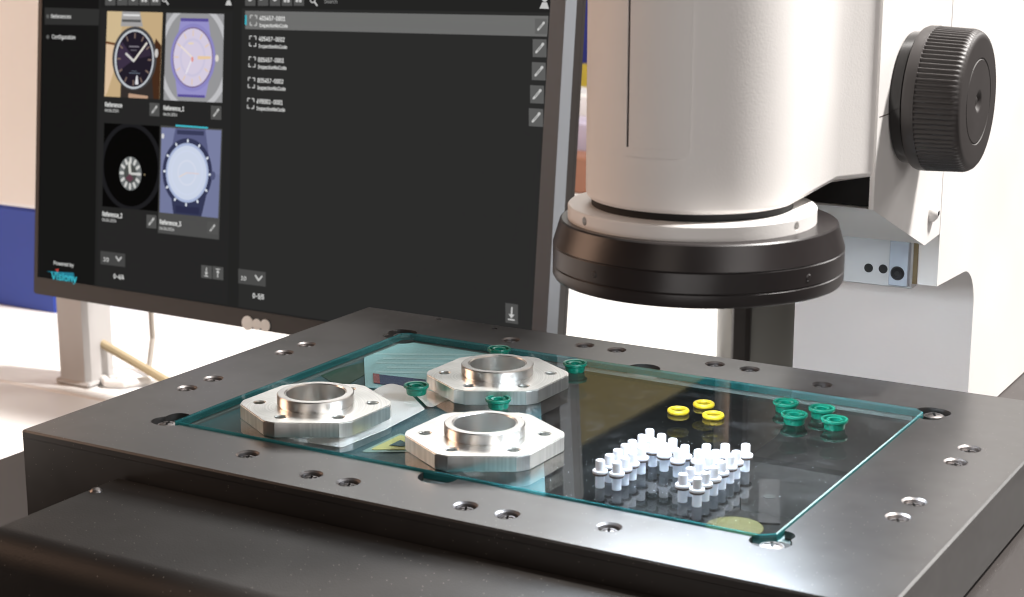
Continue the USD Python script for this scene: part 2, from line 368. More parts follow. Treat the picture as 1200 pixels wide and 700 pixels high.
obj('white_paper', prism(p, ZS + .0018, ZS + .0021), 'reflection_white', label='screen reflection painted as the smaller white paper slip under the glass just left of the back flange', category='glare')  # second patch of painted white screen glare
s = thing('warning_sticker', 'screen reflection painted as a yellow triangular warning sticker under the glass by the front flange', 'emblem')  # mirrored screen symbol painted as flat pieces
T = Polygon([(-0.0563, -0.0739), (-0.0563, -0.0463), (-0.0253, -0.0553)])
obj('border', prism(T.buffer(.0012), ZS + .0006, ZS + .0008), 'reflection_border', s)
obj('triangle', prism(T.buffer(-.0022).buffer(.0012), ZS + .0010, ZS + .0012), 'reflection_yellow', s)
obj('symbol', prism(unary_union([Point(-0.0471, -0.0594).buffer(.0032), Polygon([(-0.0505, -0.0637), (-0.0505, -0.0550), (-0.0437, -0.0579), (-0.0437, -0.0608)])]), ZS + .0014, ZS + .0016), 'reflection_teal', s)
k = thing('guide_block', 'dark block with round holes seen under the near right corner of the glass', 'block')
obj('block', bx(-.0042, .0042, -.026, .026, 0, .0008), 'tray_grey', k)
UsdGeom.Xformable(k).ClearXformOpOrder()
kx = UsdGeom.Xformable(stage.GetPrimAtPath(k.GetPath()))
kx.GetPrim().GetAttribute('xformOp:translate').Set(Gf.Vec3d(0.1204, -0.0439, ZS)); kx.GetPrim().CreateAttribute('xformOpOrder', Sdf.ValueTypeNames.TokenArray, False, Sdf.VariabilityUniform).Set(['xformOp:translate', 'xformOp:rotateZ'])
kx.GetPrim().CreateAttribute('xformOp:rotateZ', Sdf.ValueTypeNames.Float).Set(22.0)
obj('hole', at(lathe([(0, .0010), (.0026, .0010), (.0026, .0009), (0, .0009)], 20), 0, .004), 'void_black', k)
obj('olive_disc', at(lathe([(0, .0008), (.0105, .0008), (.0112, .0004), (.0112, 0), (0, 0)], 40), 0.1200, -0.0782, ZS), 'brass_olive', smooth=30, label='olive metal disc under the glass at its near right corner', category='disc')

# ------------------------------------------------------------------ glass plate
gp = thing('glass_plate', 'clear glass plate with teal edges set into the black stage', 'glass plate')
gs = sbox(GX0, GY0, GX1, GY1)
gs = Polygon([(GX0 + .0012, GY0), (GX1 - .0050, GY0), (GX1, GY0 + .0042), (GX1, GY1 - .0040), (GX1 - .0045, GY1), (GX0 + .0040, GY1), (GX0, GY1 - .0030), (GX0, GY0 + .0010)])
def flat(poly, z):
    m = trimesh.creation.extrude_polygon(poly, .001, engine='earcut')
    f = m.faces[np.all(m.vertices[m.faces][:, :, 2] > .0005, axis=1)]
    v = np.array(m.vertices); v[:, 2] = z
    q = trimesh.Trimesh(v, f, process=False); q.remove_unreferenced_vertices(); return q
inner = gs.buffer(-.0004, join_style=2)
obj('pane', flat(inner, ZG), 'clear_glass', gp)
obj('pane_underside', flat(inner, ZG - .0040), 'clear_glass_under', gp)
E1, E0 = np.array(gs.exterior.coords)[:-1], np.array(inner.exterior.coords)[:-1]
if Polygon(E1).exterior.is_ccw != Polygon(E0).exterior.is_ccw: E0 = E0[::-1]
i0 = int(np.argmin(np.linalg.norm(E0 - E1[0], axis=1))); E0 = np.roll(E0, -i0, axis=0)
n = len(E1)
def band(rings):
    V = np.vstack(rings); F = []
    for k in range(len(rings) - 1):
        for i in range(n):
            j = (i + 1) % n
            F += [[k * n + i, (k + 1) * n + i, (k + 1) * n + j], [k * n + i, (k + 1) * n + j, k * n + j]]
    m = trimesh.Trimesh(V, F, process=False)
    if m.face_normals[0][2] < 0: m.invert()
    return m
obj('lower_edge', band([np.c_[E1, np.full(n, ZG - .0014)], np.c_[E1, np.full(n, ZG - .0036)], np.c_[E0, np.full(n, ZG - .0040)]]), 'glass_edge_low', gp)
em = band([np.c_[E0, np.full(n, ZG)], np.c_[E1, np.full(n, ZG - .0004)], np.c_[E1, np.full(n, ZG - .0014)]])
obj('polished_edge', em, 'glass_edge', gp)

# ------------------------------------------------------------------ steel flanges
def flange_meshes():
    ap, R = .0311, .0342
    hexa = Polygon([(ap / math.cos(math.pi / 6) * math.cos(math.radians(a)), ap / math.cos(math.pi / 6) * math.sin(math.radians(a))) for a in range(0, 360, 60)])
    sh = hexa.intersection(Point(0, 0).buffer(R, 96))
    holes = unary_union([Point(.0257 * math.cos(math.radians(a)), .0257 * math.sin(math.radians(a))).buffer(.0026, 16) for a in range(0, 360, 60)])
    full = sh.difference(holes).difference(Point(0, 0).buffer(.0137, 48))
    c = .0004
    base = man(prism(full, c, .0068 - c))
    # small chamfers top and bottom
    sm = sh.buffer(-c, join_style=1).difference(holes.buffer(c)).difference(Point(0, 0).buffer(.0137, 48))
    base = base + man(prism(sm, 0, .0068))
    collar = lathe([(.0137, .0060), (.0137, .0112), (.0142, .0118), (.0171, .0118), (.0175, .0114), (.0175, .0074), (.0171, .0074), (.0171, .0060)], 96)
    bore = lathe([(.01368, .0002), (.01368, .0114), (.01352, .0114), (.01352, .0002)], 96)
    return tri(base), collar, bore
FL = flange_meshes()
fl = thing('steel_flange', 'machined steel flange nearest the left corner of the glass', 'flange', (-.0950, -.0572, ZG), 29.0, 'steel flanges on the glass')
obj('hex_base', FL[0], 'machined_steel', fl, smooth=22)
obj('collar', FL[1], 'turned_steel', fl, smooth=30)
obj('bore', FL[2], 'turned_steel', fl, smooth=30)
copy_of(fl, (-.0488, .0272, ZG), 'machined steel flange at the back of the glass, between green caps', rotz=29.0)
copy_of(fl, (-.0048, -.0580, ZG), 'machined steel flange at the front edge of the glass, beside the white pins', rotz=29.0)

# ------------------------------------------------------------------ green caps, yellow rings, white pins
cap_profile = [(.0024, .0004), (.0024, .0058), (.0034, .0062), (.0036, .0046), (.0047, .0046), (.0049, .0064), (.0059, .0066), (.0061, .0060), (.0060, .0049), (.0052, .0043), (.0049, .0030), (.0047, .0006), (.0044, 0), (.0030, 0)]
CAPM = lathe([(r_, z_ * .72) for r_, z_ in cap_profile], 48)
CAPS = [(0.0869, 0.0588, 'far left one of the four green caps grouped at the right of the glass'), (0.0971, 0.0431, 'near left one of the four green caps grouped at the right of the glass'),
        (0.1045, 0.0581, 'far right one of the four green caps grouped at the right of the glass'), (0.1154, 0.0448, 'near right one of the four green caps grouped at the right of the glass'),
        (-0.0762, 0.0751, 'green cap half hidden behind the back steel flange'), (-0.0292, 0.0700, 'green cap standing right of the back steel flange'),
        (-0.0758, -0.0031, 'green cap standing between the left and the back steel flanges'), (-0.0305, -0.0031, 'green cap standing between the back and the front steel flanges')]
for i, (x, y, lab) in enumerate(CAPS):
    q = thing('green_cap', lab, 'cap', (x, y, ZG), i * 37.0, 'small green plastic caps on the glass')
    obj('cap_body', CAPM, 'green_plastic', q, smooth=35)
    obj('moulding_mark', bx(.0038, .0046, -.0006, .0006, .0032, .0042, .0002), 'green_plastic_dark', q)
rp = [(.0041 + .00100 * math.cos(a), .00115 + .00115 * math.sin(a)) for a in np.linspace(0, 2 * math.pi, 16, endpoint=False)]
RINGM = lathe(rp, 48)
for x, y, lab in [(0.0454, 0.0310, 'left one of the three yellow rubber rings'), (0.0514, 0.0462, 'far one of the three yellow rubber rings'), (0.0623, 0.0323, 'nearest of the three yellow rubber rings')]:
    o = obj('yellow_ring', at(RINGM, x, y, ZG), 'yellow_rubber', smooth=40, label=lab, category='ring', group='yellow rubber rings on the glass')

PIN_ROWS = [('leftmost row', .0609, (-.0774, -.0695, -.0620, -.0545, -.0480, -.0395, -.0310)), ('second row from the left', .0679, (-.0766, -.0696, -.0624, -.0537, -.0428, -.0344)),
            ('third row from the left', .0746, (-.0459, -.0380)), ('middle row', .0823, (-.0497, -.0432)), ('third row from the right', .0897, (-.0459, -.0378)),
            ('second row from the right', .0966, (-.0762, -.0683, -.0597, -.0510, -.0430, -.0335)), ('rightmost row', .1038, (-.0780, -.0705, -.0627, -.0544, -.0460, -.0396, -.0293))]
ORD = ['nearest', 'second nearest', 'third nearest', 'fourth nearest', 'fifth nearest', 'sixth nearest', 'farthest']
pin0 = None
for rowname, rx, ys in PIN_ROWS:
    for k, y in enumerate(ys):
        o_ = 'farthest' if k == len(ys) - 1 else ORD[k]
        lab = '%s white plastic pin in the %s of pins' % (o_, rowname)
        loc = (rx + rng.uniform(-.0003, .0003), y, ZG)
        if pin0 is None:
            pin0 = thing('white_pin', lab, 'pin', loc, 0, 'white plastic pins standing on the glass')
            obj('shaft', lathe([(0, 0), (.0017, 0), (.0019, .0002), (.0019, .0057), (0, .0057)], 28), 'clear_plastic', pin0, smooth=40)
            obj('seal', lathe([(.0018, .0054), (.0029, .0054), (.0031, .0057), (.0031, .0059), (.0029, .0062), (.0018, .0062)], 28), 'dark_rubber', pin0, smooth=40)
            obj('collar', lathe([(0, .0062), (.0030, .0062), (.0031, .0064), (.0031, .0070), (.0029, .0073), (0, .0073)], 28), 'white_plastic', pin0, smooth=40)
            obj('stem', lathe([(0, .0073), (.0019, .0073), (.0019, .0111), (.0016, .0115), (0, .0115)], 28), 'white_plastic', pin0, smooth=40)
        else:
            copy_of(pin0, loc, lab)

# ------------------------------------------------------------------ microscope
mic = thing('inspection_microscope', 'white inspection microscope with black ring light and knob over the stage', 'microscope')
obj('machine_base', cat(bx(-.185, .40, -.13, .128, .0005, .0660, .003), bx(.045, .40, .1285, .66, .0005, .0658, .003)), 'dark_base_paint', mic)
r = .013
prof = [(-.1375, .002), (-.1375, .0875)] + [(-.2060 + .004 - .0, .0875)] + arc(-.2060 + .002, .0875 - r, r, 90, 180, 10) + [(-.2060 + .002 - r - .003, .002)]
prof = [(-.1375, .002), (-.1375, .0875)] + arc(-.2040, .0875 - r, r, 90, 175, 10) + [(-.2200, .002)]
cv = profile_x(prof, -.1422, .30)
if cv.volume < 0: cv.invert()
fc = obj('front_cover', cv, 'cover_plastic', mic, smooth=25)
obj('cover_screw', at(lathe([(0, .0015), (.0010, .0015), (.0019, .0011), (.0026, .0004), (.0027, 0), (0, 0)], 28), -.1388, -.1545, .0875), 'screw_steel', fc, smooth=40)

X0, X1 = .0399, .1353
casting = profile_x([(.66, .0665), (.19, .0665), (.19, .1295)] + arc(.168, .1295, .022, 0, 90, 12) + [(.1235, .1530), (.1235, .46), (.66, .46)], X0, X1)
if casting.volume < 0: casting.invert()
obj('column', casting, 'white_paint', mic, smooth=20)
CX0, CX1 = .0365, .1351
body_prof = [(.1230, .1783), (.1000, .1775), (.0256, .2052), (.070, .2054), (.070, .2194), (.0295, .2194), (.0300, .455), (.1230, .455)]
cb = profile_x(body_prof, CX0 + .002, CX1 - .002)
if cb.volume < 0: cb.invert()
car = obj('carriage_cover', cb, 'white_paint', mic)
side = [(.1250, .1783), (.1002, .1768), (.0250, .2050), (.0248, .4552), (.1250, .4552)]
for xa, xb in ((CX0, CX0 + .0021), (CX1 - .0021, CX1)):
    sm_ = profile_x(side, xa, xb)
    if sm_.volume < 0: sm_.invert()
    obj('side_panel', sm_, 'white_paint', car)
obj('recess', bx(CX0 + .0022, CX1 - .0022, .0290, .069, .2056, .2192), 'void_black', car)  # solid black block, its colour standing for the shade inside the notch
obj('button_screw', at(along_x(lathe([(0, .0034), (.0012, .0034), (.0028, .0028), (.0042, .0014), (.0044, 0), (0, 0)], 32)), CX1, .1085, .1908), 'white_ring_paint', car, smooth=40)
obj('hex_socket', at(along_x(lathe([(0, .0036), (.0012, .0036), (.0012, .0030), (0, .0030)], 6)), CX1, .1085, .1908), 'void_black', car)
# seam of the cover behind the knob
obj('seam', bx(CX1 - .0005, CX1 + .0001, .0270, .060, .2436, .2440), 'dark_groove', car)

# dovetail slide under the cover
sl = obj('slide_block', bx(.0405, .1236, .1222, .1300, .1505, .1780, .0004), 'alloy_grey', mic)
for hx, hz in ((.1020, .1585), (.1092, .1588)):
    obj('hole', at(lathe([(0, .0004), (.0020, .0004), (.0022, 0), (.0022, -.0004), (0, -.0004)], 24), 0, 0, 0).apply_transform(np.array([[1, 0, 0, hx], [0, 0, -1, .12215], [0, 1, 0, hz], [0, 0, 0, 1.0]])), 'void_black', sl)
ky = obj('key_plate', bx(.1128, .1224, .1192, .1221, .1518, .1775, .0004), 'ground_steel', sl)
for nm, r0, off, m_ in (('screw_hole', .0034, .00000, 'void_black'), ('socket_screw', .0027, .0003, 'gloss_black')):
    obj(nm, lathe([(0, .0003), (r0 - .0002, .0003), (r0, 0), (r0, -.0003), (0, -.0003)], 28).apply_transform(np.array([[1, 0, 0, .1172], [0, 0, -1, .11915 - off], [0, 1, 0, .1581], [0, 0, 0, 1.0]])), m_, ky, smooth=30)
obj('hex_socket', lathe([(0, .0003), (.0013, .0003), (.0013, 0), (0, 0)], 6).apply_transform(np.array([[1, 0, 0, .1172], [0, 0, -1, .1186], [0, 1, 0, .1581], [0, 0, 0, 1.0]])), 'void_black', ky)
obj('gap_strip', bx(.1236, .1256, .1224, .1240, .1531, .1776), 'grease', mic)

# head: rounded front, flaring into the carriage
HX, HY, HR = .0812, -.0392, .0425
RX, RY = .0836, -.0378
plan = [(HX + HR * math.cos(t), HY + HR * math.sin(t)) for t in np.radians(np.linspace(180, 360, 73))]
plan = plan + [(HX + HR, -.0100), (HX + HR, .0110), (.1350, .0262), (.1350, .0299), (.0366, .0299), (.0366, .0262), (HX - HR, .0110), (HX - HR, -.0100)]
def shrink(poly, d): return np.array(Polygon(poly).buffer(-d, join_style=2).exterior.coords)
def loft(plan, levels):
    """stack of (z, inset) levels of a plan outline; insets are taken along vertex normals"""
    P = np.array(plan); n = len(P)
    e = np.roll(P, -1, 0) - P; e /= np.linalg.norm(e, axis=1, keepdims=True)
    nin = np.stack([-e[:, 1], e[:, 0]], 1); vn = nin + np.roll(nin, 1, 0); vn /= np.maximum((vn * nin).sum(1, keepdims=True), .3)
    V = [np.c_[P + vn * d, np.full(n, z)] for z, d in levels]
    F = []
    for k in range(len(levels) - 1):
        for i in range(n):
            j = (i + 1) % n
            F += [[k * n + i, k * n + j, (k + 1) * n + j], [k * n + i, (k + 1) * n + j, (k + 1) * n + i]]
    v = np.vstack(V)
    for k, up in ((0, False), (len(levels) - 1, True)):
        c = len(v); v = np.vstack([v, [[P[:, 0].mean(), P[:, 1].mean(), levels[k][0]]]])
        for i in range(n):
            j = (i + 1) % n
            F.append([c, k * n + i, k * n + j] if up else [c, k * n + j, k * n + i])
    return trimesh.Trimesh(v, F, process=False)
ZH = .2158
head = loft(plan, [(ZH, .0022), (ZH + .0003, .0012), (ZH + .0012, .0004), (ZH + .0024, 0), (.458, 0)])
hv = np.array(head.vertices); low = hv[:, 2] < .3
hv[low, 2] += .0030 * np.clip((hv[low, 1] - HY) / .060, 0, 1); head.vertices = hv
hd = obj('head', head, 'white_paint', mic, smooth=30)
def wrap(poly, r0, r1, z0=0):
    """flat (s, z) shape with thickness r0..r1 bent round the head's axis; s = arc length from the front"""
    m = prism(poly, 0, r1 - r0)
    for _ in range(8):
        long = np.ptp(m.vertices[m.faces][:, :, 0], axis=1) > .0035
        if not long.any(): break
        v, f = trimesh.remesh.subdivide(m.vertices, m.faces, np.nonzero(long)[0]); m = trimesh.Trimesh(v, f, process=False)
    v = np.array(m.vertices); a = v[:, 0] / HR; rr = r0 + v[:, 2]
    out = trimesh.Trimesh(np.stack([HX + rr * np.sin(a), HY - rr * np.cos(a), v[:, 1] + z0], 1), m.faces, process=False)
    return out
sA, sB, sM = math.radians(-44.6) * HR, math.radians(22.5) * HR, math.radians(-11) * HR
panel = sbox(sA + .004, .2412, sB - .004, .47).buffer(.004, 12).difference(sbox(sA - .02, .456, sB + .02, .6))
slit = sbox(sM - .00062, .2405, sM + .00062, .457)
wp = wrap(panel.difference(slit), HR - .0002, HR + .0007)
if wp.volume < 0: wp.invert()
obj('slot_panel', wp, 'white_paint', hd, smooth=30)
ws = wrap(slit.buffer(-.00003), HR - .0003, HR + .0001)
obj('slot', ws, 'dark_groove', hd)

obj('neck', at(lathe([(0, .2124), (.0385, .2124), (.0402, .2128), (.0402, .2168), (0, .2168)], 72), HX, HY), 'void_black', mic, smooth=30)
ar = man(lathe([(.030, .2068), (.0492, .2068), (.0497, .2071), (.0497, .2125), (.0493, .2130), (.030, .2130)], 144))
for a in (-122, -12, 118):
    c_ = m3.Manifold.cylinder(.012, .0017, .0017, 24).rotate([0, 90, 0]).translate([.0432, 0, .2101]).rotate([0, 0, a]); ar -= c_
arr = obj('adapter_ring', at(tri(ar), HX, HY), 'white_ring_paint', mic, smooth=30)
for a in (-122, -12, 118):
    q = m3.Manifold.cylinder(.003, .0016, .0016, 20).rotate([0, 90, 0]).translate([.0444, 0, .2101]).rotate([0, 0, a])
    obj('set_screw', at(tri(q), HX, HY), 'gloss_black', arr)
rl = lathe([(.0200, .1865), (.0200, .2000), (.0400, .2000), (.0400, .2072), (.0549, .2072), (.0556, .2067), (.0583, .1978), (.0584, .1974), (.0581, .1970), (.0584, .1966), (.0584, .1892), (.0580, .1888), (.0584, .1884), (.0584, .1848), (.0576, .1834), (.0525, .1832), (.0515, .1865)], 144)
rlo = obj('ring_light', at(rl, RX, RY), 'ring_black', mic, smooth=32)
obj('light_ring', at(lathe([(.0240, .1859), (.0500, .1859), (.0500, .1862), (.0240, .1862)], 96), RX, RY), 'led_light', rlo)
for a in (-108, -20):
    q = lathe([(0, .0004), (.0010, .0004), (.0014, .0001), (.0014, -.0004), (0, -.0004)], 16)
    obj('grub_screw', at(along_x(q), .0583, 0, .1925).apply_transform(trimesh.transformations.rotation_matrix(math.radians(a), [0, 0, 1])).apply_translation([RX, RY, 0]), 'ring_black', rlo, smooth=30)

# focus knob on the right-hand side
KY, KZ = .0661, .2481
kn = obj('focus_knob', at(along_x(lathe([(0, 0), (.0270, 0), (.0282, .0006), (.0284, .0050), (.0268, .0068), (0, .0068)], 96)), CX1, KY, KZ), 'gloss_black', mic, smooth=30)
def knob_grip():
    levels = [(.0058, .0285, 0), (.0062, .0304, 0), (.0078, .0310, 0), (.0112, .0310, 0), (.0113, .0310, .0), (.0116, .0309, .00045), (.0262, .0303, .00045), (.0275, .0299, .0002), (.0289, .0291, 0), (.0298, .0280, 0), (.0301, .0262, 0), (.0301, .0185, 0), (.0298, .0182, 0), (.0298, .0178, 0), (.0301, .0175, 0), (.0302, .0052, 0), (.0298, .0040, 0), (.0286, .0026, 0), (.0284, .0004, 0)]
    N = 84 * 6
    th = np.linspace(0, 2 * math.pi, N, endpoint=False)
    wave = np.clip(np.cos(84 * th) * 1.3, -1, 1)
    V = []; F = []
    for x, rr, amp in levels:
        R_ = rr + amp * (wave - 1) * .9
        V.append(np.stack([np.full(N, x), R_ * np.cos(th), R_ * np.sin(th)], 1))
    for k in range(len(levels) - 1):
        i = np.arange(N); j = (i + 1) % N
        F.append(np.stack([k * N + i, k * N + j, (k + 1) * N + j], 1)); F.append(np.stack([k * N + i, (k + 1) * N + j, (k + 1) * N + i], 1))
    m = trimesh.Trimesh(np.vstack(V), np.vstack(F), process=False)
    if m.face_normals[len(F[0]) // 2][0] < -.5 or (m.face_normals[:, 1] * m.triangles_center[:, 1]).mean() < 0: m.invert()
    return m
obj('grip', at(knob_grip(), CX1, KY, KZ), 'knob_rubber', kn, smooth=32)
obj('centre_screw', at(along_x(lathe([(0, .0292), (.0016, .0291), (.0022, .0288), (.0022, .0284), (0, .0284)], 20)), CX1, KY, KZ), 'screw_steel', kn, smooth=30)

# ------------------------------------------------------------------ monitor
UI_QUADS= [('side_panel', 0.008, 1, [[2.7, 278.8], [64.6, 279.9], [66.6, 12.6], [4.9, 12.5]]), ('reference_panel', 0.019, 1, [[67.8, 232.6], [200.4, 235.9], [204.4, 15.5], [69.4, 13.6]]), ('reference_toolbar', 0.014, 1, [[66.4, 279.9], [201.0, 282.3], [200.8, 237.8], [67.7, 234.5]]), ('inspection_panel', 0.0245, 1, [[209.3, 238.8], [472.8, 245.0], [475.8, 16.0], [215.3, 14.9]]), ('inspection_toolbar', 0.017, 1, [[208.3, 282.4], [472.0, 287.0], [473.0, 246.2], [209.7, 239.4]]), ('menu_row', 0.03, 2, [[6.6, 232.4], [65.9, 233.2], [65.4, 220.5], [6.9, 218.9]]), ('reference_card', 0.075, 2, [[132.7, 146.6], [194.1, 148.2], [194.1, 64.2], [132.7, 63.3]]), ('selection_bar', 'cyan', 3, [[147.9, 148.4], [180.1, 148.7], [180.0, 147.5], [147.9, 147.1]]), ('icon_button', 0.085, 3, [[120.8, 163.5], [130.8, 163.7], [131.2, 153.6], [121.1, 153.4]]), ('icon_button', 0.085, 3, [[182.5, 165.1], [192.6, 165.3], [193.0, 155.0], [182.9, 154.8]]), ('icon_button', 0.085, 3, [[120.6, 76.5], [130.7, 76.7], [131.1, 66.4], [120.9, 66.2]]), ('icon_button', 0.085, 3, [[182.2, 77.1], [192.7, 77.3], [193.1, 67.8], [182.5, 67.7]]), ('page_box', 0.06, 3, [[72.8, 42.9], [99.1, 43.2], [99.4, 32.7], [73.1, 32.3]]), ('icon_button', 0.085, 3, [[177.6, 43.1], [188.1, 43.2], [188.5, 33.4], [178.0, 33.2]]), ('icon_button', 0.085, 3, [[189.0, 43.4], [199.4, 43.5], [199.8, 33.7], [189.4, 33.5]]), ('icon_button', 0.085, 3, [[71.9, 247.2], [82.6, 247.4], [83.0, 236.6], [72.2, 236.3]]), ('icon_button', 0.085, 3, [[84.4, 247.6], [95.1, 247.8], [95.4, 237.0], [84.7, 236.8]]), ('icon_button', 0.085, 3, [[96.0, 247.9], [106.6, 248.1], [106.9, 237.4], [96.3, 237.2]]), ('icon_button', 0.085, 3, [[107.4, 248.3], [117.9, 248.4], [118.3, 237.8], [107.8, 237.5]]), ('icon_button', 0.085, 3, [[118.8, 248.6], [129.2, 248.8], [129.6, 238.2], [119.2, 237.9]]), ('icon_button', 0.085, 3, [[212.0, 251.3], [221.7, 251.5], [222.2, 241.0], [212.5, 240.7]]), ('icon_button', 0.085, 3, [[224.1, 251.7], [233.7, 251.9], [234.2, 241.4], [224.6, 241.1]]), ('icon_button', 0.085, 3, [[235.3, 252.0], [244.8, 252.2], [245.3, 241.7], [235.8, 241.5]]), ('icon_button', 0.085, 3, [[246.4, 252.4], [255.8, 252.5], [256.3, 242.1], [246.9, 241.9]]), ('icon_button', 0.085, 3, [[257.4, 252.7], [266.8, 252.9], [267.2, 242.5], [257.9, 242.3]]), ('selected_row', 0.155, 2, [[212.6, 237.0], [471.6, 242.7], [471.5, 229.1], [213.2, 223.7]]), ('selection_bar', 'cyan', 3, [[212.8, 233.9], [214.2, 233.9], [214.4, 226.7], [213.0, 226.7]]), ('icon_button', 0.12, 3, [[461.5, 240.7], [470.7, 240.8], [471.4, 230.7], [462.2, 230.5]]), ('icon_button', 0.11, 3, [[460.7, 227.0], [471.3, 227.2], [472.1, 215.4], [461.5, 215.1]]), ('icon_button', 0.11, 3, [[461.1, 211.7], [471.7, 211.8], [472.4, 200.0], [461.8, 199.8]]), ('icon_button', 0.11, 3, [[460.7, 196.3], [471.4, 196.4], [472.1, 184.5], [461.5, 184.3]]), ('icon_button', 0.11, 3, [[460.7, 180.8], [471.7, 180.9], [472.5, 169.0], [461.5, 168.8]]), ('page_box', 0.07, 3, [[214.1, 44.2], [240.4, 44.4], [240.9, 33.5], [214.6, 33.1]]), ('icon_button', 0.08, 3, [[450.6, 46.7], [460.6, 46.6], [461.5, 33.1], [451.5, 33.1]])]
UI_TILES= [[[74.7, 231.9], [131.9, 232.9], [130.8, 166.8], [73.6, 165.5]], [[135.6, 232.7], [192.5, 233.9], [193.3, 168.0], [135.1, 166.4]], [[73.8, 144.7], [131.6, 146.2], [132.1, 80.0], [73.6, 78.6]], [[133.7, 145.3], [193.3, 147.2], [192.8, 80.6], [134.2, 79.5]]]
UI_ICONS= [('pencil', 126.0, 158.5, 4.2), ('pencil', 187.8, 160.1, 4.3), ('pencil', 125.8, 71.4, 4.3), ('pencil', 187.6, 72.5, 3.9), ('down', 183.1, 38.2, 4.2), ('up', 194.4, 38.5, 4.2), ('dot', 77.4, 241.9, 4.6), ('dash', 89.9, 242.3, 4.5), ('dot', 101.5, 242.6, 4.5), ('grid', 112.9, 243.0, 4.5), ('grid', 124.2, 243.4, 4.5), ('dot', 217.1, 246.1, 4.5), ('dash', 229.2, 246.5, 4.5), ('dot', 240.3, 246.9, 4.4), ('grid', 251.4, 247.2, 4.4), ('grid', 262.3, 247.6, 4.4), ('pencil', 466.5, 235.7, 4.3), ('pencil', 466.4, 221.2, 5.0), ('pencil', 466.8, 205.8, 5.0), ('pencil', 466.4, 190.4, 5.0), ('pencil', 466.6, 174.9, 5.0), ('down', 456.1, 39.9, 5.7), ('focus', 221.0, 230.3, 4.2), ('focus', 221.0, 215.1, 4.2), ('focus', 221.0, 199.8, 4.2), ('focus', 221.0, 184.5, 4.2), ('focus', 221.0, 169.2, 4.2), ('mini', 10.5, 225.5, 3.5), ('mini', 10.9, 209.2, 3.5), ('chevron', 92.6, 38.6, 4.5), ('chevron', 234.1, 39.3, 5), ('search', 133.8, 242.6, 5), ('search', 275.6, 246.5, 5), ('person', 468.4, 251.6, 6), ('person', 196.8, 244.0, 5)]
UI_TEXT= [('References', 14.3, 224.3, 3.3, 1.23, 0.75, False, 21.5), ('Configuration', 15.7, 208.1, 3.4, 1.23, 0.75, False, 25.2), ('Reference', 74.5, 157.7, 3.6, 0.96, 0.75, True, 18.0), ('06.06.2024', 74.6, 153.7, 2.5, 0.96, 0.6, False, 14.5), ('Reference_1', 135.4, 158.9, 3.6, 1.0, 0.75, True, 20.7), ('06.06.2024', 135.5, 154.6, 2.5, 1.0, 0.6, False, 13.9), ('Reference_2', 74.2, 71.1, 3.8, 0.95, 0.75, True, 21.0), ('06.06.2024', 74.3, 67.0, 2.6, 0.95, 0.6, False, 14.7), ('Reference_3', 134.5, 70.5, 3.7, 0.83, 0.75, True, 21.8), ('06.06.2024', 134.6, 66.2, 2.5, 0.66, 0.6, False, 14.9), ('10', 76.2, 35.1, 3.4, 0.79, 0.75, False, 5.5), ('0-4/4', 87.6, 22.6, 3.8, 0.79, 0.75, True, 10.9), ('Powered by', 21.9, 26.4, 3.1, 0.76, 0.75, False, 21.9), ('10', 217.0, 36.0, 3.3, 0.53, 0.75, False, 4.9), ('0-5/5', 229.0, 23.7, 3.9, 0.35, 0.75, True, 10.7), ('Search', 285.6, 245.0, 2.8, 1.13, 0.25, False, 11.5), ('405457-0001', 226.7, 230.6, 3.5, 1.08, 0.95, False, 23.8), ('InspectionNoCode', 226.9, 225.7, 2.8, 1.08, 0.85, False, 26.2), ('405457-0002', 226.7, 215.5, 3.5, 0.9, 0.95, False, 23.9), ('InspectionNoCode', 226.9, 210.5, 2.8, 0.9, 0.85, False, 26.3), ('805457-0001', 226.7, 200.2, 3.5, 1.08, 0.95, False, 24.0), ('InspectionNoCode', 226.9, 195.2, 2.9, 1.08, 0.85, False, 26.4), ('805457-0002', 226.7, 185.0, 3.5, 0.9, 0.95, False, 24.0), ('InspectionNoCode', 226.9, 179.9, 2.9, 1.08, 0.85, False, 26.4), ('698001-0001', 226.7, 169.6, 3.6, 0.9, 0.95, False, 24.1), ('InspectionNoCode', 226.9, 164.6, 2.9, 0.9, 0.85, False, 26.5), ('Visiony', 19.3, 14.2, 6.3, 0.75, 'cyan', True, 28.6)]

BL = np.array([-.6764, .34, .0114]); MYAW, MT = -.0165, .1052
A_ = np.array([math.cos(MYAW), math.sin(MYAW), 0]); N_ = np.array([math.sin(MYAW), -math.cos(MYAW), 0])
B_ = -N_ * math.sin(MT) + np.array([0, 0, math.cos(MT)]); O_ = np.cross(A_, B_)
def to_monitor(m, depth=0.0):
    """local millimetres (x right, y up, z out of the screen) to the place of the monitor"""
    v = np.array(m.vertices) / 1000.0
    return trimesh.Trimesh(BL + v[:, :1] * A_ + v[:, 1:2] * B_ + (v[:, 2:3] + depth) * O_, m.faces, process=False)
mon = thing('monitor', 'black desktop monitor showing a dark inspection program, behind the stage', 'monitor')
outer, inner_s = sbox(0, 0, 485, 296), sbox(4, 14, 473.5, 288)
frame = prism(outer.buffer(-3).buffer(3).difference(inner_s), -22, 1.2)
bz = obj('bezel', to_monitor(frame), 'bezel_black', mon)
obj('back_shell', to_monitor(cat(bx(2, 483, 2, 294, -34, -22.1, 4), bx(120, 365, 60, 240, -60, -33, 12))), 'bezel_black', mon)
obj('side_trim', to_monitor(rounded_like := prism(sbox(474.2, .5, 485.8, 295.5), -12, 3.2)), 'bezel_grey', mon)  # bezel side catching light, the brightness put into its grey
for bxy in ((225.5, 4.2, 5.4), (234.5, 4.3, 4.2), (242.5, 4.5, 4.6)):
    obj('badge', to_monitor(prism(Point(bxy[0], bxy[1] - .2).buffer(bxy[2]), 1.1, 2.0)), 'white_badge', bz)
neck = bx(218, 268, -60, 120, -75, -60, 4)
